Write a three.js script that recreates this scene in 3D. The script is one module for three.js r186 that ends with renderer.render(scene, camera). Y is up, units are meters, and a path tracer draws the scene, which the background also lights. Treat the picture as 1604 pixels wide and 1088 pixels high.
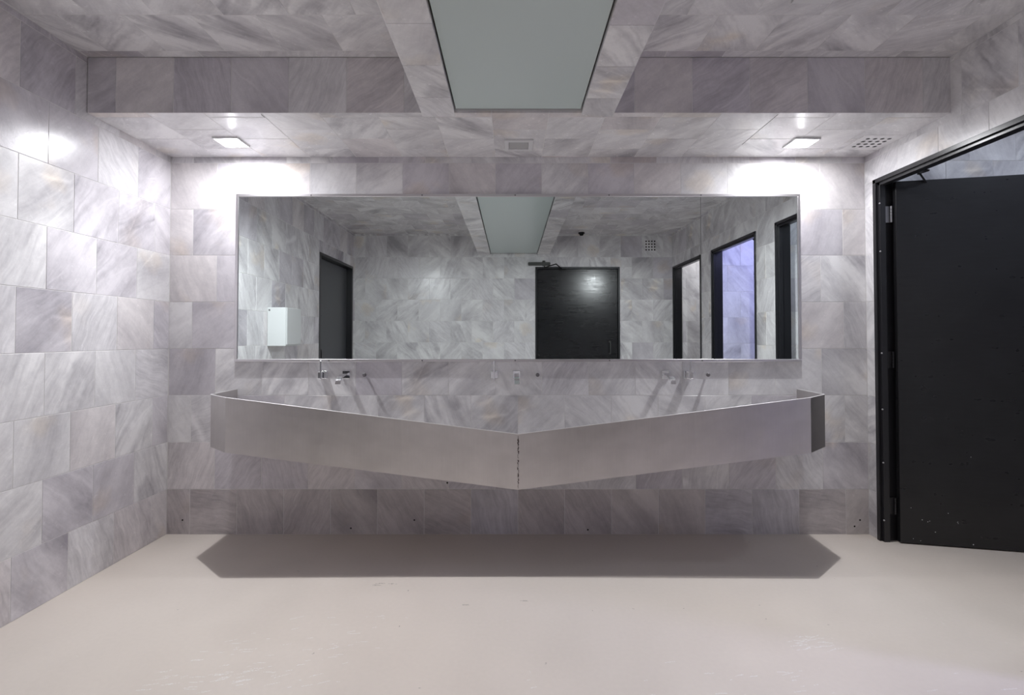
import * as THREE from 'three';
import { RoundedBoxGeometry } from 'three/addons/geometries/RoundedBoxGeometry.js';
import { mergeGeometries } from 'three/addons/utils/BufferGeometryUtils.js';
import { ImprovedNoise } from 'three/addons/math/ImprovedNoise.js';
import { RectAreaLightUniformsLib } from 'three/addons/lights/RectAreaLightUniformsLib.js';

// ---------------------------------------------------------------- camera, exposure, lamp strengths
const scene = new THREE.Scene();
scene.background = new THREE.Color(0, 0, 0);
const renderer = new THREE.WebGLRenderer({ antialias: true });
renderer.toneMapping = THREE.LinearToneMapping;
renderer.toneMappingExposure = 1.0;
renderer.shadowMap.enabled = true;
RectAreaLightUniformsLib.init();
const FOCAL = 823.76;
const camera = new THREE.PerspectiveCamera(2 * Math.atan(544 / FOCAL) * 180 / Math.PI, 1604 / 1088, 0.02, 60);
camera.position.set(0, 1.2888, 3.4663);
camera.rotation.set(0.0195, 0, 0);
camera.setViewOffset(1604, 1088, 0.97, 32.29, 1604, 1088);
const LAMP = 175;                                   // radiance of the two square downlights over the trough
const BEAM = 9.8;                                    // added wide beam at each, put in to brighten the far room (candela)
const LAMP_COLOR = [0.985, 0.992, 1.02];
const STALL_LAMP = 170;

// ---------------------------------------------------------------- measures of the room (metres)
const XL = -2.258, XR = 2.341, SKEW = 0.0051, HS = 2.481, ZS = 0.691, HC = 2.78, L = 4.127;
const T = 0.307, H1 = 0.293, WALL = 0.12, STALL_BACK = 3.9;
const PA = -0.106, PB = 0.0425;                     // the two joint phases of the running bond
const ROWS = [0]; for (let i = 0; i < 9; i++) ROWS.push(H1 + i * T);

function rng(seed) { let a = seed >>> 0; return () => { a = (a + 0x6D2B79F5) | 0; let t = Math.imul(a ^ (a >>> 15), 1 | a); t = (t + Math.imul(t ^ (t >>> 7), 61 | t)) ^ t; return ((t ^ (t >>> 14)) >>> 0) / 4294967296; }; }
const rand = rng(20417);
const pickOf = (a, r = rand) => a[Math.floor(r() * a.length) % a.length];

// ---------------------------------------------------------------- textures
const noise = new ImprovedNoise();
const N2 = (x, y, z = 0) => noise.noise(x, y, z);
function fbm(x, y, z, o) { let s = 0, a = 0.5, f = 1; for (let i = 0; i < o; i++) { s += a * N2(x * f, y * f, z + i * 7.3); a *= 0.5; f *= 2.03; } return s; }
const clamp = (x, a = 0, b = 1) => Math.min(b, Math.max(a, x));
const smooth = (a, b, x) => { const t = clamp((x - a) / (b - a)); return t * t * (3 - 2 * t); };
const toS = (c) => { c = clamp(c); return Math.round(255 * (c <= 0.0031308 ? 12.92 * c : 1.055 * Math.pow(c, 1 / 2.4) - 0.055)); };
function texture(w, h, fn, srgb = true) {
  const d = new Uint8Array(w * h * 4), o = [0, 0, 0];
  for (let j = 0; j < h; j++) for (let i = 0; i < w; i++) {
    fn(i, j, o); const k = 4 * (j * w + i);
    for (let c = 0; c < 3; c++) d[k + c] = srgb ? toS(o[c]) : Math.round(255 * clamp(o[c]));
    d[k + 3] = 255;
  }
  const t = new THREE.DataTexture(d, w, h, THREE.RGBAFormat);
  t.wrapS = t.wrapT = THREE.RepeatWrapping; t.magFilter = THREE.LinearFilter; t.minFilter = THREE.LinearMipmapLinearFilter; t.generateMipmaps = true;
  if (srgb) t.colorSpace = THREE.SRGBColorSpace;
  t.needsUpdate = true; return t;
}
const SLAB = 1.28, SLAB_PX = 896;                   // a marble slab of 1.28 m that tiles are cut from
function marble(seed, o) {
  const ca = Math.cos(o.angle), sa = Math.sin(o.angle), r = rng(seed * 977 + 5);
  return texture(SLAB_PX, SLAB_PX, (i, j, out) => {
    const x = i / SLAB_PX * SLAB, y = j / SLAB_PX * SLAB;
    const wx = 0.045 * N2(x * 2.6, y * 2.6, seed) + 0.016 * N2(x * 11, y * 11, seed + 3), wy = 0.045 * N2(x * 2.6, y * 2.6, seed + 40);
    const along = (x + wx) * ca + (y + wy) * sa, across = -(x + wx) * sa + (y + wy) * ca;
    const cloud = fbm(along * 1.9, across * 5.6, seed + 11, 5);                       // soft bands along the bedding
    const patch = N2(x * 2.1, y * 2.1, seed + 60);
    const streak = fbm(along * 5, across * 42, seed + 23, 4) + 0.35 * N2(along * 14, across * 110, seed + 29);                         // fine brushed streaks
    const v1 = 1 - Math.abs(N2(along * 1.3, across * 7.0, seed + 31) + 0.08 * N2(x * 30, y * 30, seed)) * 3.0;           // grey veins
    const v2 = 1 - Math.abs(N2(along * 2.2 + 9, across * 15, seed + 37) + 0.06 * N2(x * 40, y * 40, seed)) * 3.6;
    const v3 = 1 - Math.abs(N2(along * 0.8 + 5, across * 3.2 + along * 1.1, seed + 47)) * 34;   // rare pale healed cracks
    const fine = N2(along * 9, across * 16, seed + 83), mask = smooth(-0.25, 0.35, patch + 0.8 * N2(x * 4.3, y * 4.3, seed + 13));
    let g = 0.72 + o.cloud * cloud * 1.25 + o.patch * patch * 0.85 + o.streak * streak * 0.85 + 0.09 * fine + 0.10 * N2(x * 24, y * 24, seed + 51) + 0.07 * N2(x * 62, y * 62, seed + 52);
    g -= o.vein * mask * (0.34 * smooth(0.15, 1, v1) + 0.20 * smooth(0.2, 1, v2) * (0.6 + 0.8 * fine));
    let t = clamp(g);
    const pale = o.crack * Math.max(0, v3) * smooth(0.05, 0.35, N2(x * 2.9, y * 2.9, seed + 77));
    t = clamp(t + pale * 0.55);
    const warm = o.warm * smooth(0.25, 0.6, N2(x * 3.0, y * 3.0, seed + 91) + 0.15 * N2(x * 14, y * 14, seed));
    const gr = 1 + (r() - 0.5) * 0.05 + 0.035 * N2(x * 160, y * 160, seed);
    for (let c = 0; c < 3; c++) out[c] = (o.dark[c] + (o.light[c] - o.dark[c]) * t) * gr;
    out[0] *= 1 + 0.03 * warm; out[1] *= 1 - 0.035 * warm; out[2] *= 1 - 0.13 * warm;
  });
}
const DARK = [0.45, 0.437, 0.465], PALE = [0.915, 0.905, 0.915];
const slabs = [
  marble(1, { angle: 1.0, cloud: 0.55, patch: 0.30, streak: 0.20, vein: 0.25, crack: 0.5, warm: 0.7, dark: DARK, light: PALE }),   // soft and cloudy
  marble(2, { angle: 0.95, cloud: 0.70, patch: 0.25, streak: 0.30, vein: 1.15, crack: 0.3, warm: 0.5, dark: DARK, light: [0.94, 0.93, 0.938] }),  // white with grey diagonal veins
  marble(3, { angle: 1.15, cloud: 0.50, patch: 0.15, streak: 0.50, vein: 0.22, crack: 1.0, warm: 0.3, dark: [0.43, 0.417, 0.445], light: [0.88, 0.865, 0.885] }), // grey, finely banded
  marble(4, { angle: 0.80, cloud: 0.85, patch: 0.70, streak: 0.25, vein: 0.55, crack: 0.6, warm: 1.0, dark: DARK, light: [0.935, 0.925, 0.93] }),  // patches of white and grey
];
const tileBump = texture(256, 256, (i, j, o) => { o[0] = o[1] = o[2] = 0.5 + 0.2 * N2(i / 9, j / 9, 4) + 0.16 * N2(i / 3.1, j / 3.1, 8); }, false);
const tileRough = texture(256, 256, (i, j, o) => { const s = 0.5 + 0.4 * fbm(i / 24, j / 24, 3, 4); o[0] = 1; o[1] = 0.74 + 0.5 * (s - 0.5); o[2] = 0; }, false);
for (const t of [tileBump, tileRough]) t.repeat.set(3, 3);
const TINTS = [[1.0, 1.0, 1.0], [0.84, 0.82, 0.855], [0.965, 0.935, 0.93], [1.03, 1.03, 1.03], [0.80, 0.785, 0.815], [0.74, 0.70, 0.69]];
const marbleMats = slabs.map((map) => TINTS.map((c) => new THREE.MeshPhysicalMaterial({ map, color: new THREE.Color().setRGB(...c), roughness: 0.34, roughnessMap: tileRough, bumpMap: tileBump, bumpScale: 0.00025, ior: 1.48 })));

const FX0 = -2.5, FX1 = 4.05, FZ0 = -0.15, FZ1 = 4.3, FW = 2048, FH = 1392;
const floorTex = (() => {
  const marks = new Float32Array(FW * FH), r = rng(77), sx = FW / (FX1 - FX0), sz = FH / (FZ1 - FZ0);
  const stroke = (x, z, len, ang, v) => { const n = Math.ceil(len * sx * 1.5); for (let k = 0; k < n; k++) { const q = k / n - 0.5; if (r() < 0.35) continue; const i = Math.round((x + Math.cos(ang) * len * q - FX0) * sx), j = Math.round((z + Math.sin(ang) * len * q + 0.02 * len * Math.sin(q * 5) - FZ0) * sz); if (i >= 0 && j >= 0 && i < FW && j < FH) marks[j * FW + i] = v * (0.5 + 0.5 * r()); } };
  const clusters = [[1.27, 1.22, 0.10, 30], [1.0, 1.5, 0.2, 20], [-0.95, 1.35, 0.32, 46], [-1.15, 1.5, 0.2, 34], [-0.85, 1.15, 0.3, 22], [0.75, 1.55, 0.25, 16], [0.1, 1.7, 0.7, 20], [1.9, 1.6, 0.4, 14], [-1.5, 2.2, 0.5, 20], [0.8, 2.6, 0.6, 30], [-0.4, 3.1, 0.7, 30]];
  for (const [x, z, s, n] of clusters) for (let k = 0; k < n; k++) stroke(x + (r() - 0.5) * 2 * s, z + (r() - 0.5) * s, 0.01 + 0.05 * r(), -0.25 + 0.5 * (r() - 0.5), 0.75);
  for (let k = 0; k < 90; k++) stroke(-2.2 + 4.5 * r(), 0.1 + 3.9 * r(), 0.004 + 0.012 * r(), r() * 6, 0.5);
  for (let k = 0; k < 60; k++) stroke(-2.2 + 4.5 * r(), 0.05 + 3.9 * r(), 0.004 + 0.01 * r(), r() * 6, -0.8);
  for (const [x, z] of [[-0.7, 0.68], [-0.72, 0.70], [-0.64, 0.685], [-0.25, 0.9], [0.05, 0.86]]) for (let k = 0; k < 4; k++) stroke(x + 0.03 * r(), z + 0.01 * r(), 0.03, 0.1 - 0.3 * r(), -0.6);
  return texture(FW, FH, (i, j, o) => {
    const x = i / 320, z = j / 320, m = marks[j * FW + i];
    const c = 1 + 0.045 * fbm(x * 1.1, z * 1.1, 2, 3) + 0.03 * N2(x * 5, z * 2.5, 9) + 0.02 * N2(x * 55, z * 55, 1), p = 0.02 * N2(x * 0.8, z * 0.8, 33);
    const b = [0.670 * (c + p), 0.605 * c, 0.545 * (c - p)];
    for (let k = 0; k < 3; k++) o[k] = m > 0 ? b[k] + (0.88 - b[k]) * m : b[k] * (1 + m * 0.85);
  });
})();
const floorRough = texture(512, 512, (i, j, o) => { o[0] = 1; o[1] = 0.72 + 0.35 * fbm(i / 60, j / 40, 5, 4); o[2] = 0; }, false);
floorRough.repeat.set(3, 2);
const paintRough = texture(512, 512, (i, j, o) => { o[0] = 1; o[1] = 0.66 + 0.3 * fbm(i / 130, j / 9, 6, 4) + 0.1 * N2(i / 14, j / 14, 2); o[2] = 0; }, false);
const paintBump = texture(512, 512, (i, j, o) => { o[0] = o[1] = o[2] = 0.5 + 0.42 * fbm(i / 110, j / 5.5, 16, 3); }, false);
const paintColor = (seed) => texture(512, 512, (i, j, o) => { const c = 1 + 0.45 * fbm(i / 120, j / 40, seed, 4) + 0.2 * N2(i / 60, j / 3, seed); o[0] = 0.0145 * c; o[1] = 0.0145 * c; o[2] = 0.0165 * c; });
const steelRough = texture(512, 512, (i, j, o) => { o[0] = 1; o[1] = 0.72 + 0.22 * fbm(i / 5, j / 120, 6, 3) + 0.3 * fbm(i / 70, j / 50, 12, 4); o[2] = 0; }, false);
const steelTint = texture(512, 512, (i, j, o) => { const c = 1 + 0.16 * fbm(i / 90, j / 60, 5, 4) + 0.05 * fbm(i / 3, j / 90, 25, 2); o[0] = 0.63 * c; o[1] = 0.605 * c; o[2] = 0.595 * c; });

// ---------------------------------------------------------------- materials
const std = (c, roughness, o = {}) => new THREE.MeshPhysicalMaterial({ color: new THREE.Color().setRGB(...c), roughness, ...o });
const M = {
  grout: std([0.82, 0.81, 0.805], 0.9),
  plaster: std([0.75, 0.74, 0.74], 0.9),
  floor: new THREE.MeshPhysicalMaterial({ map: floorTex, roughness: 0.52, roughnessMap: floorRough }),
  blackDoor: new THREE.MeshPhysicalMaterial({ map: paintColor(5), roughness: 0.5, roughnessMap: paintRough, bumpMap: paintBump, bumpScale: 0.0002 }),
  blackGloss: new THREE.MeshPhysicalMaterial({ map: paintColor(9), roughness: 0.30, roughnessMap: paintRough, bumpMap: paintBump, bumpScale: 0.0004 }),
  greyDoor: std([0.07, 0.074, 0.082], 0.38),
  blackFrame: std([0.016, 0.016, 0.019], 0.30),
  black: std([0.006, 0.006, 0.006], 0.8),
  steel: new THREE.MeshPhysicalMaterial({ map: steelTint, metalness: 1, roughness: 0.5, roughnessMap: steelRough }),
  rim: std([0.86, 0.85, 0.85], 0.5, { metalness: 0.85 }),
  weld: std([0.07, 0.05, 0.045], 0.7),
  chrome: std([0.82, 0.83, 0.85], 0.07, { metalness: 1 }),
  hinge: std([0.42, 0.42, 0.44], 0.4, { metalness: 0.9 }),
  alu: std([0.72, 0.70, 0.72], 0.33, { metalness: 1 }),
  screw: std([0.2, 0.19, 0.2], 0.5, { metalness: 0.6 }),
  mirror: std([0.89, 0.955, 0.945], 0.0, { metalness: 1 }),
  teal: std([0.62, 0.71, 0.695], 0.3, { ior: 1.5 }),
  white: std([0.76, 0.76, 0.77], 0.45),
  greyInset: std([0.50, 0.50, 0.50], 0.5),
  boxMetal: std([0.66, 0.68, 0.68], 0.45),
  closer: std([0.09, 0.095, 0.09], 0.45, { metalness: 0.4 }),
  rubber: std([0.35, 0.35, 0.36], 0.6),
};

// ---------------------------------------------------------------- helpers
const taken = {};
function numbered(name) { const n = taken[name] = (taken[name] ?? -1) + 1; return n ? `${name}_${String(n).padStart(3, '0')}` : name; }
function tag(o, label, category, group, kind) { o.userData.label = label; o.userData.category = category; if (group) o.userData.group = group; if (kind) o.userData.kind = kind; return o; }
function thing(name, label, category, at = [0, 0, 0], opts = {}) {
  const g = new THREE.Group(); g.name = numbered(name); g.position.set(...at); if (opts.turn) g.rotation.y = opts.turn;
  scene.add(g); return tag(g, label, category, opts.group, opts.kind);
}
function part(name, geo, mat, parent, at = [0, 0, 0], rot) {
  const m = new THREE.Mesh(geo, mat); m.name = name; m.position.set(...at); if (rot) m.rotation.set(...rot); parent.add(m); return m;
}
const rbox = (w, h, d, r = 0.002, s = 2) => new RoundedBoxGeometry(w, h, d, s, Math.min(r, w / 2.01, h / 2.01, d / 2.01));
const shifted = (g, x, y, z) => g.translate(x, y, z);
function merged(list) { const g = mergeGeometries(list.map((q) => q.index ? q.toNonIndexed() : q)); return g; }
function slabOf(a, b, c, d, t) {                     // a sheet of thickness t behind the quad a b c d (counter-clockwise from the front), uv in metres
  const V = (p) => new THREE.Vector3(...p), [A, B, C, D] = [a, b, c, d].map(V);
  const n = B.clone().sub(A).cross(D.clone().sub(A)).normalize().multiplyScalar(-t), q = [A, B, C, D], w = q.map((p) => p.clone().add(n));
  const du = A.distanceTo(B), dv = A.distanceTo(D), pos = [], uv = [];
  const face = (p, us) => { for (const k of [0, 1, 2, 0, 2, 3]) { pos.push(p[k].x, p[k].y, p[k].z); uv.push(...us[k]); } };
  const full = [[0, 0], [du, 0], [du, dv], [0, dv]];
  face(q, full); face([w[3], w[2], w[1], w[0]], [full[3], full[2], full[1], full[0]]);
  for (let k = 0; k < 4; k++) { const l = (k + 1) % 4; face([q[l], q[k], w[k], w[l]], [full[l], full[k], [full[k][0], full[k][1] + t], [full[l][0], full[l][1] + t]]); }
  const g = new THREE.BufferGeometry(); g.setAttribute('position', new THREE.Float32BufferAttribute(pos, 3)); g.setAttribute('uv', new THREE.Float32BufferAttribute(uv, 2)); g.computeVertexNormals(); return g;
}

// tiles: a slab with a small chamfer, its uv cut out of the marble slab
const TILE_T = 0.012, GAP = 0.0028, CH = 0.0009;
function tileGeometry(w, h, r) {
  const x = w / 2, y = h / 2, f = [[-x + CH, -y + CH, 0], [x - CH, -y + CH, 0], [x - CH, y - CH, 0], [-x + CH, y - CH, 0]], e = [[-x, -y, -CH], [x, -y, -CH], [x, y, -CH], [-x, y, -CH]], b = e.map((p) => [p[0], p[1], -TILE_T]);
  const pos = [], uv = [], turn = r() < 0.78 ? 2 * Math.floor(r() * 2) : 1 + 2 * Math.floor(r() * 2), flip = r() < 0.5 ? -1 : 1, cu = 0.19 + r() * (SLAB - 0.38), cv = 0.19 + r() * (SLAB - 0.38), jit = (r() - 0.5) * 0.5;
  const c = Math.cos(turn * Math.PI / 2 + jit), s = Math.sin(turn * Math.PI / 2 + jit);
  const put = (p) => { pos.push(...p); const a = p[0] * flip; uv.push((cu + a * c - p[1] * s) / SLAB, (cv + a * s + p[1] * c) / SLAB); };
  const quad = (q) => { for (const k of [0, 1, 2, 0, 2, 3]) put(q[k]); };
  quad(f); for (let k = 0; k < 4; k++) { const l = (k + 1) % 4; quad([e[k], e[l], f[l], f[k]]); quad([b[k], b[l], e[l], e[k]]); }
  const g = new THREE.BufferGeometry(); g.setAttribute('position', new THREE.Float32BufferAttribute(pos, 3)); g.setAttribute('uv', new THREE.Float32BufferAttribute(uv, 2)); g.computeVertexNormals(); return g;
}
const geoCache = new Map();
function tileVariant(w, h, r) {
  const key = `${w.toFixed(3)}x${h.toFixed(3)}`; let list = geoCache.get(key); if (!list) geoCache.set(key, list = []);
  const limit = Math.abs(w - (T - GAP)) < 0.002 && Math.abs(h - (T - GAP)) < 0.002 ? 40 : 6;
  if (list.length < limit) { const g = tileGeometry(w, h, r); list.push(g); return g; }
  return list[Math.floor(r() * limit)];
}
function minus(rects, hole) {
  const out = [];
  for (const [a, b, c, d] of rects) {
    const [p, q, s, t] = hole, u0 = Math.max(a, p), u1 = Math.min(b, q), v0 = Math.max(c, s), v1 = Math.min(d, t);
    if (u0 >= u1 || v0 >= v1) { out.push([a, b, c, d]); continue; }
    if (v1 < d) out.push([a, b, v1, d]);
    if (c < v0) out.push([a, b, c, v0]);
    if (a < u0) out.push([a, u0, v0, v1]);
    if (u1 < b) out.push([u1, b, v0, v1]);
  }
  return out;
}
// mix: weights of [slab kind, tint] that a wall's tiles are chosen from
const mixes = {
  light: [[1, 0], [1, 3], [3, 0], [3, 3], [0, 0], [0, 3], [1, 0], [2, 0], [0, 1]],
  mid: [[0, 0], [1, 0], [2, 0], [3, 0], [0, 1], [1, 1], [3, 1], [0, 2], [1, 3]],
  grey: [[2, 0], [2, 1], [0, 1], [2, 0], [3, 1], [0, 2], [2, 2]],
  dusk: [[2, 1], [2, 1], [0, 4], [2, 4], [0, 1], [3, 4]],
  bottomShade: [[2, 5], [2, 4], [0, 5], [3, 5], [2, 5]],  // shade and warm floor bounce at the wall foot, put into tile colour
  soft: [[0, 0], [0, 3], [0, 0], [1, 0], [0, 2], [3, 0]],
};
function tiles(group, { u0, u1, v0, v1, rows, joint, holes = [], mix = 'mid', seed = 1, pitch = T, transpose = false }) {
  const r = rng(seed * 7919 + 13);
  for (let k = -1; k < rows.length; k++) {
    const a = Math.max(transpose ? u0 : v0, k < 0 ? -99 : rows[k]), b = Math.min(transpose ? u1 : v1, k + 1 < rows.length ? rows[k + 1] : 99);
    if (b - a < 0.006) continue;
    const lo = transpose ? v0 : u0, hi = transpose ? v1 : u1, ph = joint(k);
    for (let j = Math.floor((lo - ph) / pitch); ; j++) {
      const c = Math.max(lo, ph + j * pitch), d = Math.min(hi, ph + (j + 1) * pitch);
      if (c >= hi) break; if (d - c < 0.006) continue;
      let rects = [transpose ? [a, b, c, d] : [c, d, a, b]];
      for (const h of holes) rects = minus(rects, h);
      const m = typeof mix === 'function' ? mix(k, (c + d) / 2, r) : mixes[mix], choice = pickOf(m, r);
      for (const [p, q, s, t] of rects) {
        const w = q - p - GAP, h = t - s - GAP; if (w < 0.004 || h < 0.004) continue;
        part('marble_tile', tileVariant(w, h, r), marbleMats[choice[0]][choice[1]], group, [(p + q) / 2, (s + t) / 2, (r() - 0.5) * 0.0007], [(r() - 0.5) * 0.0016, (r() - 0.5) * 0.0016, 0]);
      }
    }
  }
}
function backing(group, u0, u1, v0, v1, depth, holes = [], mat = M.grout) {       // what the tiles are bedded on: grout face 2.5 mm behind the marble face
  let rects = [[u0, u1, v0, v1]]; for (const h of holes) rects = minus(rects, h);
  return part('grout_bed', merged(rects.map(([a, b, c, d]) => shifted(new THREE.BoxGeometry(b - a, d - c, depth), (a + b) / 2, (c + d) / 2, -0.0013 - depth / 2))), mat, group);
}
function structure(name, label, category, at = [0, 0, 0], rot = [0, 0, 0]) { const g = thing(name, label, category, at, { kind: 'structure' }); g.rotation.set(...rot); return g; }
function drilledTile(group, w, h, cx, cy, holeX, holeY, pitch, radius, mat, label) {   // a marble tile drilled with four rows of four holes
  const s = new THREE.Shape(); s.moveTo(-w / 2, -h / 2); s.lineTo(w / 2, -h / 2); s.lineTo(w / 2, h / 2); s.lineTo(-w / 2, h / 2); s.closePath();
  for (let i = 0; i < 4; i++) for (let j = 0; j < 4; j++) { const p = new THREE.Path(); p.absarc(holeX + (i - 1.5) * pitch, holeY + (j - 1.5) * pitch, radius, 0, Math.PI * 2, true); s.holes.push(p); }
  const g = new THREE.ExtrudeGeometry(s, { depth: TILE_T, bevelEnabled: false, curveSegments: 10 }).translate(0, 0, -TILE_T);
  const uv = g.attributes.uv; for (let i = 0; i < uv.count; i++) uv.setXY(i, (uv.getX(i) + 0.5) / SLAB, (uv.getY(i) + 0.6) / SLAB);
  const t = part('vent_tile', g, mat, group, [cx, cy, 0.0006]); t.userData.label = label;
  part('vent_cavity', new THREE.BoxGeometry(w * 0.8, h * 0.8, 0.004), M.black, t, [holeX * 0.6, holeY * 0.6, -0.0033]);
  return t;
}

// ---------------------------------------------------------------- floor
{
  const g = new THREE.BoxGeometry(FX1 - FX0, 0.1, FZ1 - FZ0), uv = g.attributes.uv, p = g.attributes.position;
  for (let i = 0; i < uv.count; i++) uv.setXY(i, p.getX(i) / (FX1 - FX0) + 0.5, p.getZ(i) / (FZ1 - FZ0) + 0.5);
  const f = new THREE.Mesh(g, M.floor); f.name = 'floor'; f.position.set((FX0 + FX1) / 2, -0.05, (FZ0 + FZ1) / 2); scene.add(f);
  tag(f, 'painted pinkish beige concrete floor with pale scuffs', 'floor', null, 'structure');
}
// ---------------------------------------------------------------- walls
const odd = (k) => ((k % 2) + 2) % 2 === 1;
const DOORS_R = [[0.088, 1.205], [1.563, 2.677], [3.000, 4.112]], DOOR_H = 2.300;
const DOOR_L = [2.774, 4.095], DOOR_B = [0.345, 1.562];
{
  const w = structure('wall_front', 'grey marble tiled wall behind the steel trough and mirror', 'wall');
  backing(w, XL - 0.15, XR + 0.02, 0, HC + 0.1, 0.14);
  const hidden = [-1.70, 1.79, 1.25, 2.10];          // plain bed behind the mirror glass
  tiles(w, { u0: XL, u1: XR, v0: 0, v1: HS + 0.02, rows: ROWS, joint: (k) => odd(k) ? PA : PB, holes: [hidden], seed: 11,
    mix: (k) => k <= 0 ? mixes.bottomShade : k === 1 ? mixes.grey : k >= 7 ? mixes.mid : k === 3 || k === 2 ? mixes.light : mixes.mid });  // lowest two rows use darker tiles to paint in the shade under the trough
  const hole = new THREE.CircleGeometry(0.006, 10);
  for (const [x, y] of [[-2.152, 0.093], [-0.635, 0.093], [2.281, 0.093], [2.245, 0.052], [-0.42, 0.335], [0.5, 0.03], [-1.05, 0.04]]) part('drill_hole', hole, M.black, w, [x, y, 0.0016]);
}
{
  const w = structure('wall_left', 'grey marble tiled side wall to the left of the trough', 'wall', [XL, 0, 0], [0, Math.PI / 2 - SKEW, 0]);
  const hole = [-DOOR_L[1], -DOOR_L[0], -0.01, DOOR_H];
  backing(w, -L - 0.15, 0.15, 0, HC + 0.1, WALL, [hole]);
  tiles(w, { u0: -L, u1: 0, v0: 0, v1: HC, rows: ROWS, joint: (k) => odd(k) ? -0.30 : -0.146, holes: [hole], mix: (k) => k >= 8 || k === 0 ? mixes.grey : mixes.mid, seed: 23 });
}
{
  const w = structure('wall_right', 'grey marble tiled side wall with three black door openings', 'wall', [XR, 0, 0], [0, -(Math.PI / 2 + SKEW), 0]);
  const holes = DOORS_R.map(([a, b]) => [a, b, -0.01, DOOR_H]);
  backing(w, -0.14, L + 0.1, 0, HC + 0.1, WALL, holes);
  tiles(w, { u0: 0, u1: L, v0: 0, v1: HC, rows: ROWS, joint: (k) => odd(k) ? 0.30 : 0.146, holes, mix: 'light', seed: 37 });
}
{
  const w = structure('wall_back', 'grey marble tiled wall seen in the mirror around a closed black door', 'wall', [0, 0, L], [0, Math.PI, 0]);
  const hole = [-DOOR_B[1], -DOOR_B[0], -0.01, DOOR_H], vent = [-2.191, -1.884, 2.442, 2.749];
  backing(w, -XR - 0.12, -XL + 0.15, 0, HC + 0.1, 0.14, [hole]);
  tiles(w, { u0: -XR, u1: -XL + 0.03, v0: 0, v1: HC, rows: ROWS, joint: (k) => odd(k) ? -PA : -PB, holes: [hole, vent], mix: 'light', seed: 41 });
  drilledTile(w, T - GAP, T - GAP, -2.0375, 2.5955, 0.031, 0.014, 0.041, 0.0115, marbleMats[1][0], 'pale marble tile drilled with sixteen vent holes');
}
// ---------------------------------------------------------------- ceiling, soffit, beams, glass
const BEAMS = [[-0.480, -0.302], [0.375, 0.549]];
const CEIL_ROWS = []; for (let i = 0; i < 12; i++) CEIL_ROWS.push(0.751 + i * T);
{
  const c = structure('ceiling', 'raised marble tiled ceiling either side of the glass strip', 'ceiling', [0, HC, 0], [Math.PI / 2, 0, 0]);
  backing(c, XL - 0.2, XR + 0.02, -0.14, L + 0.14, 0.12);
  const j = (k) => odd(k) ? PA : PB;
  tiles(c, { u0: XL - 0.02, u1: BEAMS[0][0], v0: ZS, v1: L, rows: CEIL_ROWS, joint: j, mix: 'light', seed: 53 });
  tiles(c, { u0: BEAMS[1][1], u1: XR, v0: ZS, v1: L, rows: CEIL_ROWS, joint: j, mix: 'light', seed: 59 });
}
{
  const s = structure('ceiling_soffit', 'lowered marble soffit over the mirror holding two square downlights', 'soffit', [0, HS, 0], [Math.PI / 2, 0, 0]);
  part('grout_bed', new THREE.BoxGeometry(XR - XL, ZS - 0.003, HC - HS - 0.006), M.grout, s, [(XL + XR) / 2, (ZS - 0.003) / 2 + 0.0015, -0.0013 - (HC - HS - 0.006) / 2]);
  const cols = []; for (let k = -7; k <= 7; k++) cols.push(PA + k * T);
  const vent = [2.090, 2.330, 0.140, 0.380], notch = BEAMS.map(([a, b]) => [a, b, 0.640, ZS + 0.1]);
  tiles(s, { u0: XL, u1: XR, v0: 0.002, v1: ZS, rows: cols, joint: (k) => odd(k - 7) ? 0.632 : 0.465, transpose: true, holes: [vent, ...notch], mix: 'soft', seed: 61 });
  drilledTile(s, 0.238, 0.238, 2.210, 0.260, 0, 0, 0.043, 0.0125, marbleMats[0][0], 'pale marble tile drilled with sixteen vent holes');
  for (const x of [-1.3405, 1.4290]) part('access_gap', new THREE.BoxGeometry(0.004, 0.44, 0.003), M.black, s, [x, 0.45, -0.0015]);
  const f = new THREE.Group(); f.name = 'fascia'; f.position.set(0, ZS, 0); f.rotation.set(-Math.PI / 2, 0, 0); s.add(f);
  for (const [a, b] of [[XL, BEAMS[0][0]], [BEAMS[1][1], XR]]) tiles(f, { u0: a, u1: b, v0: 0, v1: HC - HS, rows: [0], joint: () => PB, mix: 'grey', seed: 67 });
}
BEAMS.forEach(([a, b], i) => {
  const w = b - a, g = structure('ceiling_beam', i ? 'marble clad beam along the right edge of the glass ceiling strip' : 'marble clad beam along the left edge of the glass ceiling strip', 'beam', [(a + b) / 2, HS, 0], [Math.PI / 2, 0, 0]);
  part('grout_bed', new THREE.BoxGeometry(w - 0.006, L - ZS - 0.01, HC - HS - 0.03), M.grout, g, [0, (L + ZS) / 2 - 0.003, -0.003 - (HC - HS - 0.03) / 2]);
  const rows = []; for (let k = 0; k < 12; k++) rows.push((i ? 0.86 : 0.872) + k * 0.3085);
  tiles(g, { u0: -w / 2, u1: w / 2, v0: 0.640, v1: L - 0.002, rows, joint: () => -w / 2 - 0.001, mix: 'light', seed: 71 + i });
  for (const s of [-1, 1]) {
    const side = new THREE.Group(); side.name = 'beam_side'; side.position.set(s * w / 2, 0, 0); side.rotation.set(0, s * Math.PI / 2, 0); g.add(side);
    const outer = (i ? 1 : -1) === s, hgt = outer ? HC - HS - 0.004 : 0.05;
    tiles(side, s < 0 ? { u0: -hgt, u1: 0, v0: ZS + 0.002, v1: L - 0.004, rows, joint: () => -0.307, mix: 'soft', seed: 75 } : { u0: 0, u1: hgt, v0: ZS + 0.002, v1: L - 0.004, rows, joint: () => 0, mix: 'soft', seed: 76 });
  }
});
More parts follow.
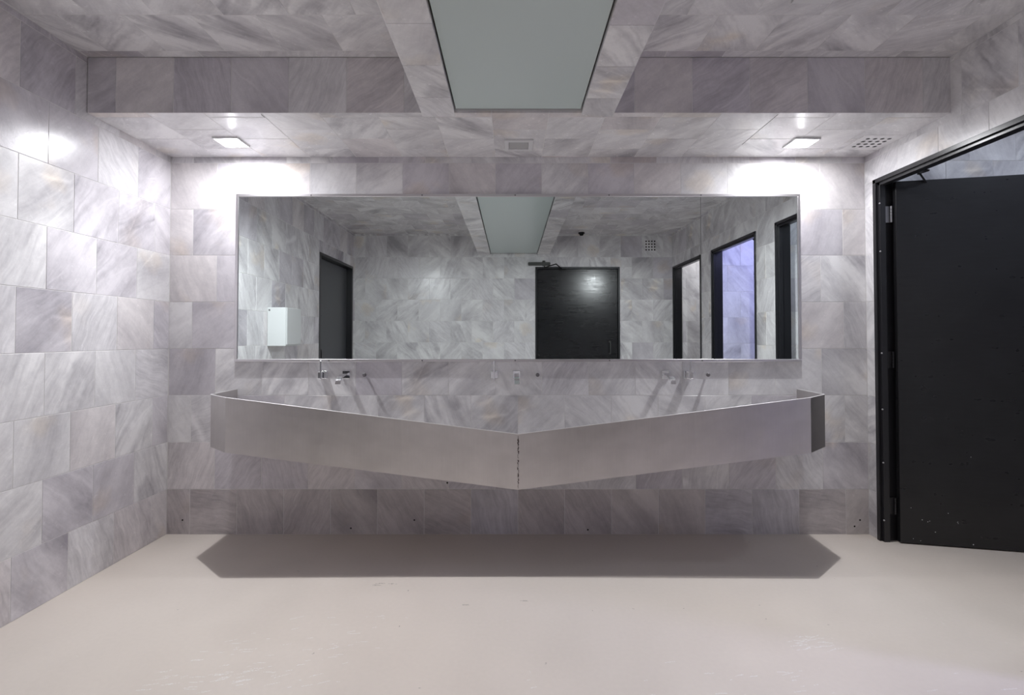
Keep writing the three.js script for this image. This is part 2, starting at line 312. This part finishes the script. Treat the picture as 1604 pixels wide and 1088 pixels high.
{
  const g = thing('glass_ceiling_panel', 'long frosted grey green glass panel between the marble beams', 'glass panel', [(BEAMS[0][1] + BEAMS[1][0]) / 2, HS + 0.016, 0], { kind: 'structure' });
  part('glass_sheet', rbox(BEAMS[1][0] - BEAMS[0][1] - 0.014, 0.010, L - ZS - 0.026, 0.002), M.teal, g, [0, 0.005, (L + ZS) / 2]);
  part('dark_void', new THREE.BoxGeometry(BEAMS[1][0] - BEAMS[0][1] - 0.03, 0.02, L - ZS - 0.02), M.black, g, [0, 0.045, (L + ZS) / 2]);
}
// ---------------------------------------------------------------- stalls beyond the right wall
const SX = XR + WALL + 0.004, STALLS = [[0.05, 1.38], [1.44, 2.78], [2.84, L]];
{
  const hN = ROWS;
  const face = (g, u0, u1, at, rotY, seed, ph) => { const w = new THREE.Group(); w.name = 'tiled_face'; w.position.set(...at); w.rotation.y = rotY; g.add(w); tiles(w, { u0, u1, v0: 0, v1: HC, rows: hN, joint: (k) => odd(k) ? ph : ph + T / 2, mix: 'light', seed }); return w; };
  const end = structure('wall_stall_end', 'bluish lit marble wall behind the open black door', 'wall', [0, 0, 0.05]);
  part('grout_bed', new THREE.BoxGeometry(STALL_BACK - SX + 0.1, HC, 0.17), M.grout, end, [(SX + STALL_BACK) / 2 + 0.04, HC / 2, -0.0875]);
  face(end, SX, STALL_BACK, [0, 0, 0], 0, 81, 3.300 - T / 2 + T / 2 - T / 2);
  [[1.38, 1.44, 'first'], [2.78, 2.84, 'second']].forEach(([a, b, n], i) => {
    const p = structure(`wall_partition_${n}`, i ? 'marble tiled partition wall seen through the middle doorway' : 'marble tiled partition wall between the first two stalls', 'wall', [0, 0, (a + b) / 2]);
    part('grout_bed', new THREE.BoxGeometry(STALL_BACK - SX, HC, b - a - 0.005), M.grout, p, [(SX + STALL_BACK) / 2, HC / 2, 0]);
    face(p, SX, STALL_BACK, [0, 0, (b - a) / 2], 0, 83 + i, 0.04);
    face(p, -STALL_BACK, -SX, [0, 0, -(b - a) / 2], Math.PI, 87 + i, -2.715);
  });
  const rear = structure('wall_stall_rear', 'marble tiled end wall seen through the farthest doorway in the mirror', 'wall', [0, 0, L], [0, Math.PI, 0]);
  backing(rear, -STALL_BACK - 0.1, -SX, 0, HC, 0.12);
  tiles(rear, { u0: -STALL_BACK, u1: -SX, v0: 0, v1: HC, rows: ROWS, joint: (k) => odd(k) ? 0.1 : 0.25, mix: 'light', seed: 91 });
  const back = structure('wall_stall_back', 'marble tiled back wall of the toilet stalls', 'wall', [STALL_BACK, 0, 0], [0, -Math.PI / 2, 0]);
  backing(back, -0.1, L + 0.1, 0, HC, 0.1);
  for (const [a, b] of STALLS) tiles(back, { u0: a, u1: b, v0: 0, v1: HC, rows: ROWS, joint: (k) => odd(k) ? 0.3 : 0.146, mix: 'mid', seed: 93 });
  const c = new THREE.Mesh(new THREE.BoxGeometry(STALL_BACK - XR + 0.1, 0.1, L + 0.3), M.plaster); c.name = 'ceiling_stalls'; c.position.set((STALL_BACK + XR) / 2 + 0.06, HC + 0.052, L / 2); scene.add(c);
  tag(c, 'plain plaster ceiling over the toilet stalls', 'ceiling', null, 'structure');
}

// ---------------------------------------------------------------- doors
function hinge(parent, at, worn) {
  const h = new THREE.Group(); h.name = 'hinge'; h.position.set(...at); parent.add(h);
  const m = worn ? M.hinge : M.blackFrame;
  part('jamb_plate', rbox(0.044, 0.105, 0.003, 0.001), m, h, [-0.026, 0, -0.001]);
  part('knuckle', merged([0, 1, 2, 3, 4].map((k) => shifted(new THREE.CylinderGeometry(0.0075, 0.0075, 0.0195, 12), 0, -0.042 + k * 0.021, 0))), m, h, [0, 0, 0.006]);
  part('leaf_plate', rbox(0.003, 0.105, 0.036, 0.001), m, h, [0.004, 0, -0.016], [0, -0.22, 0]);
  part('screw', merged([-0.034, 0, 0.034].map((y) => shifted(new THREE.SphereGeometry(0.004, 8, 6), 0.001, y, -0.018))), M.screw, h);
  return h;
}
function frame(parent, z0, z1, top, mat) {           // hollow metal frame in local coordinates: x out of the room, z along the wall
  const F = 0.026, D = 0.122;
  const jamb = (z, s) => merged([                      // face strip, stop and rabbet of one jamb
    shifted(rbox(0.018, top, F, 0.0015, 1), 0.000, top / 2, z + s * F / 2),
    shifted(rbox(0.036, top - 0.02, 0.046, 0.002, 1), 0.024, (top - 0.02) / 2, z + s * 0.023),
    shifted(rbox(D - 0.03, top - 0.008, 0.018, 0.0015, 1), 0.076, (top - 0.008) / 2, z + s * 0.009)]);
  const f = part('door_frame', merged([jamb(z0, 1), jamb(z1, -1)]), mat, parent);
  const w = z1 - z0, zc = (z0 + z1) / 2;
  part('frame_head', merged([
    shifted(rbox(0.018, F, w, 0.0015, 1), 0, top - F / 2 + 0.0005, zc),
    shifted(rbox(0.036, 0.044, w - 0.03, 0.002, 1), 0.024, top - 0.022, zc),
    shifted(rbox(D - 0.03, 0.018, w - 0.012, 0.0015, 1), 0.076, top - 0.009, zc)]), mat, f);
  for (const y of [0.136, 0.497, 0.832, 1.187, 1.833, 2.14]) part('silencer', new THREE.SphereGeometry(0.0055, 8, 6), M.rubber, f, [0.006, y, z0 + 0.044]);
  return f;
}
function pull(parent, at, rotY, mat = M.black) {      // a bowed pull handle
  const c = new THREE.CatmullRomCurve3([[0, -0.085, 0], [0, -0.083, 0.03], [0, -0.06, 0.045], [0, 0, 0.05], [0, 0.06, 0.045], [0, 0.083, 0.03], [0, 0.085, 0]].map((p) => new THREE.Vector3(...p)));
  return part('pull_handle', merged([new THREE.TubeGeometry(c, 24, 0.007, 8), shifted(new THREE.CylinderGeometry(0.014, 0.014, 0.006, 12).rotateX(Math.PI / 2), 0, -0.085, 0.003), shifted(new THREE.CylinderGeometry(0.014, 0.014, 0.006, 12).rotateX(Math.PI / 2), 0, 0.085, 0.003)]), mat, parent, at, [0, rotY, 0]);
}
const doorLabels = ['open black door swung outward from the marble side wall right of the trough', 'black framed middle doorway opening onto a blue lit stall, in the mirror', 'black framed farthest doorway in the right wall, seen in the mirror'];
DOORS_R.forEach(([z0, z1], i) => {
  const d = structure(`door_${i + 1}`, doorLabels[i], 'door', [XR - SKEW * z0, 0, z0]);
  frame(d, 0, z1 - z0, DOOR_H, M.blackFrame);
  const len = z1 - z0 - 0.05, leaf = new THREE.Group(); leaf.name = 'door_leaf'; leaf.position.set(0.092, 0, 0.066); leaf.rotation.y = -0.220; d.add(leaf);
  const slab = part('leaf_panel', rbox(len, 2.268, 0.044, 0.003), M.blackDoor, leaf, [len / 2, 1.140, -0.022]);
  pull(leaf, [len - 0.07, 1.1, 0], 0);
  for (const y of [2.073, 1.145, 0.222]) hinge(d, [0.086, y, 0.028], y > 2);
  const arm = new THREE.Group(); arm.name = 'closer_arm'; d.add(arm);
  const bar = (a, b, r) => { const A = new THREE.Vector3(...a), B = new THREE.Vector3(...b), g = rbox(r * 2, A.distanceTo(B), r, r * 0.3); g.applyQuaternion(new THREE.Quaternion().setFromUnitVectors(new THREE.Vector3(0, 1, 0), B.clone().sub(A).normalize())); return g.translate((A.x + B.x) / 2, (A.y + B.y) / 2, (A.z + B.z) / 2); };
  part('forearm', merged([bar([0.112, 2.272, 0.30], [0.17, 2.300, 0.16], 0.010), bar([0.17, 2.300, 0.16], [0.30, 2.245, 0.068], 0.010)]), M.blackFrame, arm);
  part('elbow', new THREE.CylinderGeometry(0.011, 0.011, 0.02, 12), M.blackFrame, arm, [0.17, 2.300, 0.16]);
  if (i === 0) for (const [u, v, r] of [[0.12, 0.15, 3], [0.15, 0.14, 2.4], [0.16, 0.145, 2], [0.19, 0.08, 3], [0.26, 0.2, 2.4], [0.31, 0.15, 2.4], [0.312, 0.142, 2], [0.39, 0.02, 3.6], [0.06, 0.22, 2], [0.07, 0.03, 2], [0.385, 0.55, 2], [0.11, 0.02, 2]]) part('paint_speck', new THREE.SphereGeometry(r / 1000, 8, 5).scale(1, 1, 0.25), M.white, slab, [u - len / 2, v - 1.134, 0.022]);
});
{
  const d = structure('door_4', 'closed black painted door in the wall seen at the mirror centre', 'door', [0, 0, L]);
  const w = DOOR_B[1] - DOOR_B[0], cx = (DOOR_B[0] + DOOR_B[1]) / 2;
  part('door_frame', merged([-1, 1].map((s) => shifted(rbox(0.028, DOOR_H, 0.12, 0.002, 1), cx + s * (w / 2 - 0.014), DOOR_H / 2, 0.052)).concat([shifted(rbox(w - 0.05, 0.026, 0.12, 0.002, 1), cx, DOOR_H - 0.013, 0.052)])), M.blackFrame, d);
  const leaf = part('door_leaf', rbox(w - 0.064, DOOR_H - 0.036, 0.045, 0.003), M.blackGloss, d, [cx, (DOOR_H - 0.036) / 2 + 0.006, 0.032]);
  pull(leaf, [0.463, 0, -0.0225], Math.PI, M.closer);
  part('blocking', new THREE.BoxGeometry(w + 0.1, DOOR_H + 0.1, 0.02), M.black, d, [cx, DOOR_H / 2 + 0.05, 0.152]);
}
{
  const d = structure('door_5', 'dark grey door set deep in the left wall near the corner, in the mirror', 'door', [XL, 0, 0]);
  d.rotation.y = -SKEW;
  const z0 = DOOR_L[0], z1 = DOOR_L[1], w = z1 - z0, cz = (z0 + z1) / 2;
  part('door_frame', merged([[z0, 1], [z1, -1]].map(([z, s]) => shifted(rbox(0.13, DOOR_H, 0.045, 0.002, 1), -0.058, DOOR_H / 2, z + s * 0.0225)).concat([shifted(rbox(0.13, 0.035, w - 0.08, 0.002, 1), -0.058, DOOR_H - 0.0175, cz)])), M.blackFrame, d);
  const leaf = part('door_leaf', rbox(0.045, DOOR_H - 0.045, w - 0.096, 0.003), M.greyDoor, d, [-0.095, (DOOR_H - 0.045) / 2 + 0.006, cz]);
  pull(leaf, [0.0225, -0.06, -0.52], Math.PI / 2);
  for (const y of [0.30, 0.42]) part('scratch', rbox(0.001, 0.006, 0.16, 0.0004, 1), M.black, leaf, [0.0226, y, -0.46]);
  part('blocking', new THREE.BoxGeometry(0.02, DOOR_H + 0.1, w + 0.1), M.black, d, [-0.14, DOOR_H / 2 + 0.05, cz]);
}
{
  const c = thing('door_closer', 'dark grey overhead door closer with a bent arm above the black door in the mirror', 'door closer', [0.40, 2.340, L]);
  part('closer_body', merged([shifted(rbox(0.32, 0.046, 0.055, 0.012), 0, 0, -0.0275), shifted(new THREE.CylinderGeometry(0.02, 0.024, 0.075, 14), 0.066, 0.008, -0.035)]), M.closer, c);
  const seg = (a, b) => { const A = new THREE.Vector3(...a), B = new THREE.Vector3(...b), g = new THREE.CylinderGeometry(0.008, 0.008, A.distanceTo(B), 8); g.applyQuaternion(new THREE.Quaternion().setFromUnitVectors(new THREE.Vector3(0, 1, 0), B.clone().sub(A).normalize())); return g.translate((A.x + B.x) / 2, (A.y + B.y) / 2, (A.z + B.z) / 2); };
  part('closer_arm', merged([seg([0.066, -0.02, -0.035], [0.08, -0.052, -0.045]), seg([0.08, -0.052, -0.045], [0.234, -0.015, -0.13]), seg([0.234, -0.015, -0.13], [0.33, -0.072, -0.01])]), M.black, c);
  part('arm_bracket', rbox(0.08, 0.022, 0.016, 0.003), M.black, c, [0.34, -0.076, -0.004]);
}
// ---------------------------------------------------------------- mirror
{
  const x0 = -1.797, x1 = 1.885, y0 = 1.145, y1 = 2.214, F = 0.018, seam = 1.248;
  const m = thing('wall_mirror', 'wide wall mirror in a thin aluminium frame above the steel trough', 'mirror', [0, y0 - F, 0]);
  const cy = (y1 - y0) / 2 + F;
  for (const [a, b] of [[x0 - 0.004, seam - 0.0012], [seam + 0.0012, x1 + 0.004]]) part('mirror_pane', new THREE.BoxGeometry(b - a, y1 - y0 + 0.008, 0.006), M.mirror, m, [(a + b) / 2, cy, 0.011]);
  const rail = (name, w, h, x, y) => part(name, merged([shifted(rbox(w, h, 0.020, 0.0025), 0, 0, 0.010)]), M.alu, m, [x, y, 0.0012]);
  const top = rail('top_rail', x1 - x0 + 2 * F, F, (x0 + x1) / 2, y1 - y0 + 1.5 * F), bot = rail('bottom_rail', x1 - x0 + 2 * F, F, (x0 + x1) / 2, F / 2);
  rail('side_rail', F, y1 - y0, x0 - F / 2, cy); rail('side_rail', F, y1 - y0, x1 + F / 2, cy);
  const sc = new THREE.SphereGeometry(0.005, 10, 6).scale(1, 1, 0.5);
  for (const x of [-1.32, -0.588, 0.025, 0.643, 1.25]) part('screw', sc, M.screw, top, [x - 0.044, 0, 0.020]);
  for (const x of [-1.194, -0.584, 0.025, 0.643, 1.25]) part('screw', sc, M.screw, bot, [x - 0.044, 0, 0.020]);
}
// ---------------------------------------------------------------- trough sink
{
  const g = thing('trough_sink', 'long stainless steel trough sink sloping down to its middle under the mirror', 'sink', [0.038, 0, 0]);
  const P = { W: [1.842, 0.002], Tt: [1.826, 0.330], C: [1.652, 0.490], M: [0, 0.500] };
  const rim = 0.947, rimM = 0.743, low = 0.638, lowM = 0.433, t = 0.004;
  const q = ([x, z], y, s) => [s * x, y, z];
  for (const s of [-1, 1]) {
    const quad = (a, ya, yA, b, yb, yB) => s < 0 ? slabOf(q(a, ya, s), q(b, yb, s), q(b, yB, s), q(a, yA, s), t) : slabOf(q(b, yb, s), q(a, ya, s), q(a, yA, s), q(b, yB, s), t);
    part('end_panel', quad(P.W, low, rim, P.Tt, low, rim), M.steel, g);
    part('corner_panel', quad(P.Tt, low, rim, P.C, low, rim), M.steel, g);
    part('front_panel', quad(P.C, low, rim, P.M, lowM, rimM), M.steel, g);
    const lip = (a, ya, b, yb) => { const A = new THREE.Vector3(...q(a, ya, s)), B = new THREE.Vector3(...q(b, yb, s)), len = A.distanceTo(B), m = part('rim', rbox(len, 0.003, 0.007, 0.001, 1), M.rim, g, [(A.x + B.x) / 2, (A.y + B.y) / 2 + 0.0008, (A.z + B.z) / 2]); m.quaternion.setFromUnitVectors(new THREE.Vector3(1, 0, 0), B.clone().sub(A).normalize()); return m; };
    lip(P.W, rim, P.Tt, rim); lip(P.Tt, rim, P.C, rim); lip(P.C, rim, P.M, rimM);
    const up = 0.03, back = (x) => low + (lowM - low) * (1 - Math.min(1, x / P.C[0]));
    // basin floor: follows the lower edge, falling to the middle
    const pts = [[P.M[0], P.M[1] - t], [P.C[0], P.C[1] - t], [P.Tt[0] - t, P.Tt[1]], [P.W[0] - t, 0.003], [0, 0.003]];
    const top = pts.map(([x, z]) => [s * x, back(x) + up, z]), und = pts.map(([x, z]) => [s * x, back(x) + up - t, z]), pos = [];
    for (let k = 1; k < 4; k++) { pos.push(...top[0], ...top[k], ...top[k + 1]); pos.push(...und[0], ...und[k + 1], ...und[k]); }
    const b = new THREE.BufferGeometry(); b.setAttribute('position', new THREE.Float32BufferAttribute(pos, 3)); b.setAttribute('uv', new THREE.Float32BufferAttribute(pos.flatMap((v, i) => i % 3 === 0 ? [v, pos[i + 2]] : []), 2)); b.computeVertexNormals();
    part('basin_floor', b, M.steel, g);
    part('back_flange', slabOf(...(s < 0 ? [[-P.W[0], low, 0.006], [0, lowM, 0.006], [0, lowM + 0.09, 0.006], [-P.W[0], low + 0.09, 0.006]] : [[0, lowM, 0.006], [P.W[0], low, 0.006], [P.W[0], low + 0.09, 0.006], [0, lowM + 0.09, 0.006]]), t), M.steel, g);
    for (const x of [0.62, 1.35]) { const y = back(x); part('bracket', slabOf([s * x, y + up - t, 0.003], [s * x, y + 0.004, 0.42], [s * x, y + up - t, 0.44], [s * x, y + up - t, 0.20], 0.005), M.steel, g); }
  }
  const r = rng(404), blobs = [];
  for (let k = 0; k < 34; k++) { const y = 0.445 + 0.285 * k / 33 + 0.004 * (r() - 0.5), s = 0.0018 + 0.0032 * r() * r(); blobs.push(new THREE.IcosahedronGeometry(1, 1).scale(s * 0.9, s * (1 + 1.4 * r()), s * 0.5).translate((r() - 0.5) * 0.006, y, 0.5005)); }
  part('weld_seam', merged(blobs), M.weld, g).userData.label = 'dark pitted weld seam';
  part('drain', merged([new THREE.CylinderGeometry(0.045, 0.045, 0.004, 24), shifted(new THREE.TorusGeometry(0.04, 0.004, 6, 24).rotateX(Math.PI / 2), 0, 0.002, 0)]), M.chrome, g, [0, lowM + 0.034, 0.25]);
}
// ---------------------------------------------------------------- taps
const TAP_Y = 1.043;
function lever(x, label) {
  const g = thing('mixer_handle', label, 'tap handle', [x, TAP_Y, 0.0012], { group: 'tap handles under the mirror' });
  part('wall_plate', rbox(0.050, 0.050, 0.008, 0.002), M.chrome, g, [0, 0, 0.004]);
  part('valve_body', rbox(0.043, 0.043, 0.046, 0.002), M.chrome, g, [0, 0, 0.030]);
  part('lever', rbox(0.0095, 0.118, 0.012, 0.002), M.chrome, g, [0, 0.034, 0.059]);
}
function spout(x, label) {
  const g = thing('wall_spout', label, 'tap', [x, TAP_Y, 0.0012], { group: 'wall spouts under the mirror' });
  part('wall_plate', rbox(0.050, 0.050, 0.008, 0.002), M.chrome, g, [0, 0, 0.004]);
  const s = new THREE.Shape(), top = [[0.004, 0.010], [0.05, 0.009], [0.10, 0.002], [0.14, -0.009], [0.165, -0.024], [0.176, -0.046]], low = [[0.170, -0.048], [0.157, -0.030], [0.134, -0.017], [0.098, -0.006], [0.05, -0.001], [0.004, -0.004]];
  s.moveTo(...top[0]); s.splineThru(top.slice(1).map((p) => new THREE.Vector2(...p))); s.lineTo(...low[0]); s.splineThru(low.slice(1).map((p) => new THREE.Vector2(...p))); s.closePath();
  part('spout_blade', new THREE.ExtrudeGeometry(s, { depth: 0.030, bevelEnabled: true, bevelSize: 0.001, bevelThickness: 0.001, bevelSegments: 1, curveSegments: 6 }).translate(0, 0, -0.015).rotateY(-Math.PI / 2), M.chrome, g);
}
function knob(x, label) {
  const g = thing('sensor_knob', label, 'sensor', [x, TAP_Y, 0.0012], { group: 'small round knobs beside the taps' });
  part('stem', new THREE.CylinderGeometry(0.008, 0.008, 0.026, 14).rotateX(Math.PI / 2), M.chrome, g, [0, 0, 0.013]);
  part('knob_head', new THREE.LatheGeometry([[0, 0], [0.011, 0], [0.0125, 0.003], [0.0125, 0.010], [0.010, 0.014], [0, 0.0145]].map((p) => new THREE.Vector2(...p)), 18).rotateX(Math.PI / 2), M.screw, g, [0, 0, 0.025]);
}
lever(-1.233, 'chrome lever tap handle left of the spout at the left end of the trough'); spout(-1.085, 'chrome wall spout over the left part of the trough'); knob(-0.958, 'small round chrome knob right of the leftmost spout');
lever(-0.112, 'chrome lever tap handle just left of the middle spout'); spout(0.034, 'chrome wall spout over the middle of the trough'); knob(0.171, 'small dark round knob right of the middle spout');
lever(1.157, 'chrome lever tap handle right of the spout at the right end of the trough'); spout(1.012, 'chrome wall spout over the right part of the trough'); knob(1.283, 'small round chrome knob right of the rightmost tap handle');

// ---------------------------------------------------------------- lamps and ceiling fittings
function downlight(x, y, z, size, label, strength, color, glow, aim) {
  const g = thing('recessed_downlight', label, 'ceiling lamp', [x, y, z]);
  const o = size / 2 + 0.008, ring = new THREE.Shape(); ring.moveTo(-o, -o); ring.lineTo(o, -o); ring.lineTo(o, o); ring.lineTo(-o, o); ring.closePath();
  const i = size / 2, hole = new THREE.Path(); hole.moveTo(-i, -i); hole.lineTo(-i, i); hole.lineTo(i, i); hole.lineTo(i, -i); hole.closePath(); ring.holes.push(hole);
  part('trim_ring', new THREE.ExtrudeGeometry(ring, { depth: 0.0088, bevelEnabled: false }).rotateX(Math.PI / 2), M.white, g, [0, -0.0002, 0]);
  part('diffuser', rbox(size, 0.003, size, 0.001), new THREE.MeshStandardMaterial({ color: 0xffffff, emissive: new THREE.Color().setRGB(...color), emissiveIntensity: glow }), g, [0, -0.002, 0]);
  const l = new THREE.RectAreaLight(new THREE.Color().setRGB(...color), strength, size * 0.94, size * 0.94); l.name = 'lamp_light'; l.position.set(0, -0.006, 0); l.rotation.x = -Math.PI / 2; g.add(l);
  if (aim) {  // added fill beam, tilted outward to lift the dim far end
    const b = new THREE.SpotLight(new THREE.Color().setRGB(...color), BEAM, 0, 67 * Math.PI / 180, 1, 2); b.name = 'fill_beam'; b.position.set(0, -0.0078, 0); b.target.position.set(aim[0] - x, aim[1] - y, aim[2] - z);
    b.castShadow = true; b.shadow.radius = 0.35; b.shadow.mapSize.set(1024, 1024); g.add(b); g.add(b.target); b.target.name = 'beam_target';
  }
}
downlight(-1.708, HS, 0.279, 0.138, 'lit square downlight in the soffit over the left end of the mirror', LAMP, LAMP_COLOR, 6, [-0.8, 0, 2.3]);
downlight(1.775, HS, 0.268, 0.138, 'lit square downlight in the soffit over the right end of the mirror', LAMP, LAMP_COLOR, 6, [0.87, 0, 2.3]);
downlight(3.15, HC, 0.75, 0.138, 'square downlight in the stall behind the open door', STALL_LAMP * 0.55, [0.76, 0.84, 1.0], 4);
downlight(3.25, HC, 1.95, 0.138, 'blue square downlight in the middle stall', STALL_LAMP * 2.4, [0.50, 0.50, 1.0], 4);
downlight(3.35, HC, 3.80, 0.138, 'square downlight in the farthest stall', STALL_LAMP * 1.9, [1.0, 0.94, 0.98], 4);
function plate(x, y, z, label) {
  const g = thing('ceiling_plate', label, 'ceiling plate', [x, y, z], { group: 'square white ceiling plates' });
  const o = 0.086, i = 0.062, s = new THREE.Shape(); s.moveTo(-o, -o); s.lineTo(o, -o); s.lineTo(o, o); s.lineTo(-o, o); s.closePath();
  const h = new THREE.Path(); h.moveTo(-i, -i); h.lineTo(-i, i); h.lineTo(i, i); h.lineTo(i, -i); h.closePath(); s.holes.push(h);
  part('plate_frame', new THREE.ExtrudeGeometry(s, { depth: 0.008, bevelEnabled: true, bevelSize: 0.0015, bevelThickness: 0.0015, bevelSegments: 2 }).rotateX(Math.PI / 2), M.white, g, [0, -0.002, 0]);
  part('inset', rbox(i * 2 - 0.004, 0.004, i * 2 - 0.004, 0.001), M.greyInset, g, [0, -0.003, 0]);
}
plate(0.045, HS, 0.235, 'square white plate with grey inset in the soffit above the mirror middle');
plate(1.330, HC, 1.247, 'square white plate in the raised ceiling at the upper edge of the picture');
{
  const s = thing('ceiling_sensor', 'small black ceiling sensor seen in the mirror above the black door', 'sensor', [1.0, HC, L - 0.09]);
  part('base', new THREE.CylinderGeometry(0.045, 0.045, 0.018, 20), M.black, s, [0, -0.009, 0]);
  part('dome', new THREE.SphereGeometry(0.032, 16, 8, 0, Math.PI * 2, Math.PI / 2, Math.PI / 2), M.black, s, [0, -0.018, 0]);
  part('lens', new THREE.CylinderGeometry(0.012, 0.012, 0.006, 12), M.white, s, [0, -0.049, 0]);
}
{
  const d = thing('towel_dispenser', 'pale grey metal towel dispenser box on the left wall, in the mirror', 'dispenser', [XL - SKEW * 1.6 + 0.0015, 1.205, 1.605]);
  part('case', rbox(0.172, 0.36, 0.335, 0.006), M.boxMetal, d, [0.086, 0.18, 0]);
  part('front_cover', rbox(0.010, 0.345, 0.322, 0.004), M.boxMetal, d, [0.177, 0.185, 0]);
  part('lock', new THREE.CylinderGeometry(0.008, 0.008, 0.004, 12).rotateX(Math.PI / 2), M.screw, d, [0.02, 0.335, -0.168]);
}
scene.traverse((o) => { if (o.isMesh) { o.castShadow = true; o.receiveShadow = true; } });
renderer.render(scene, camera);
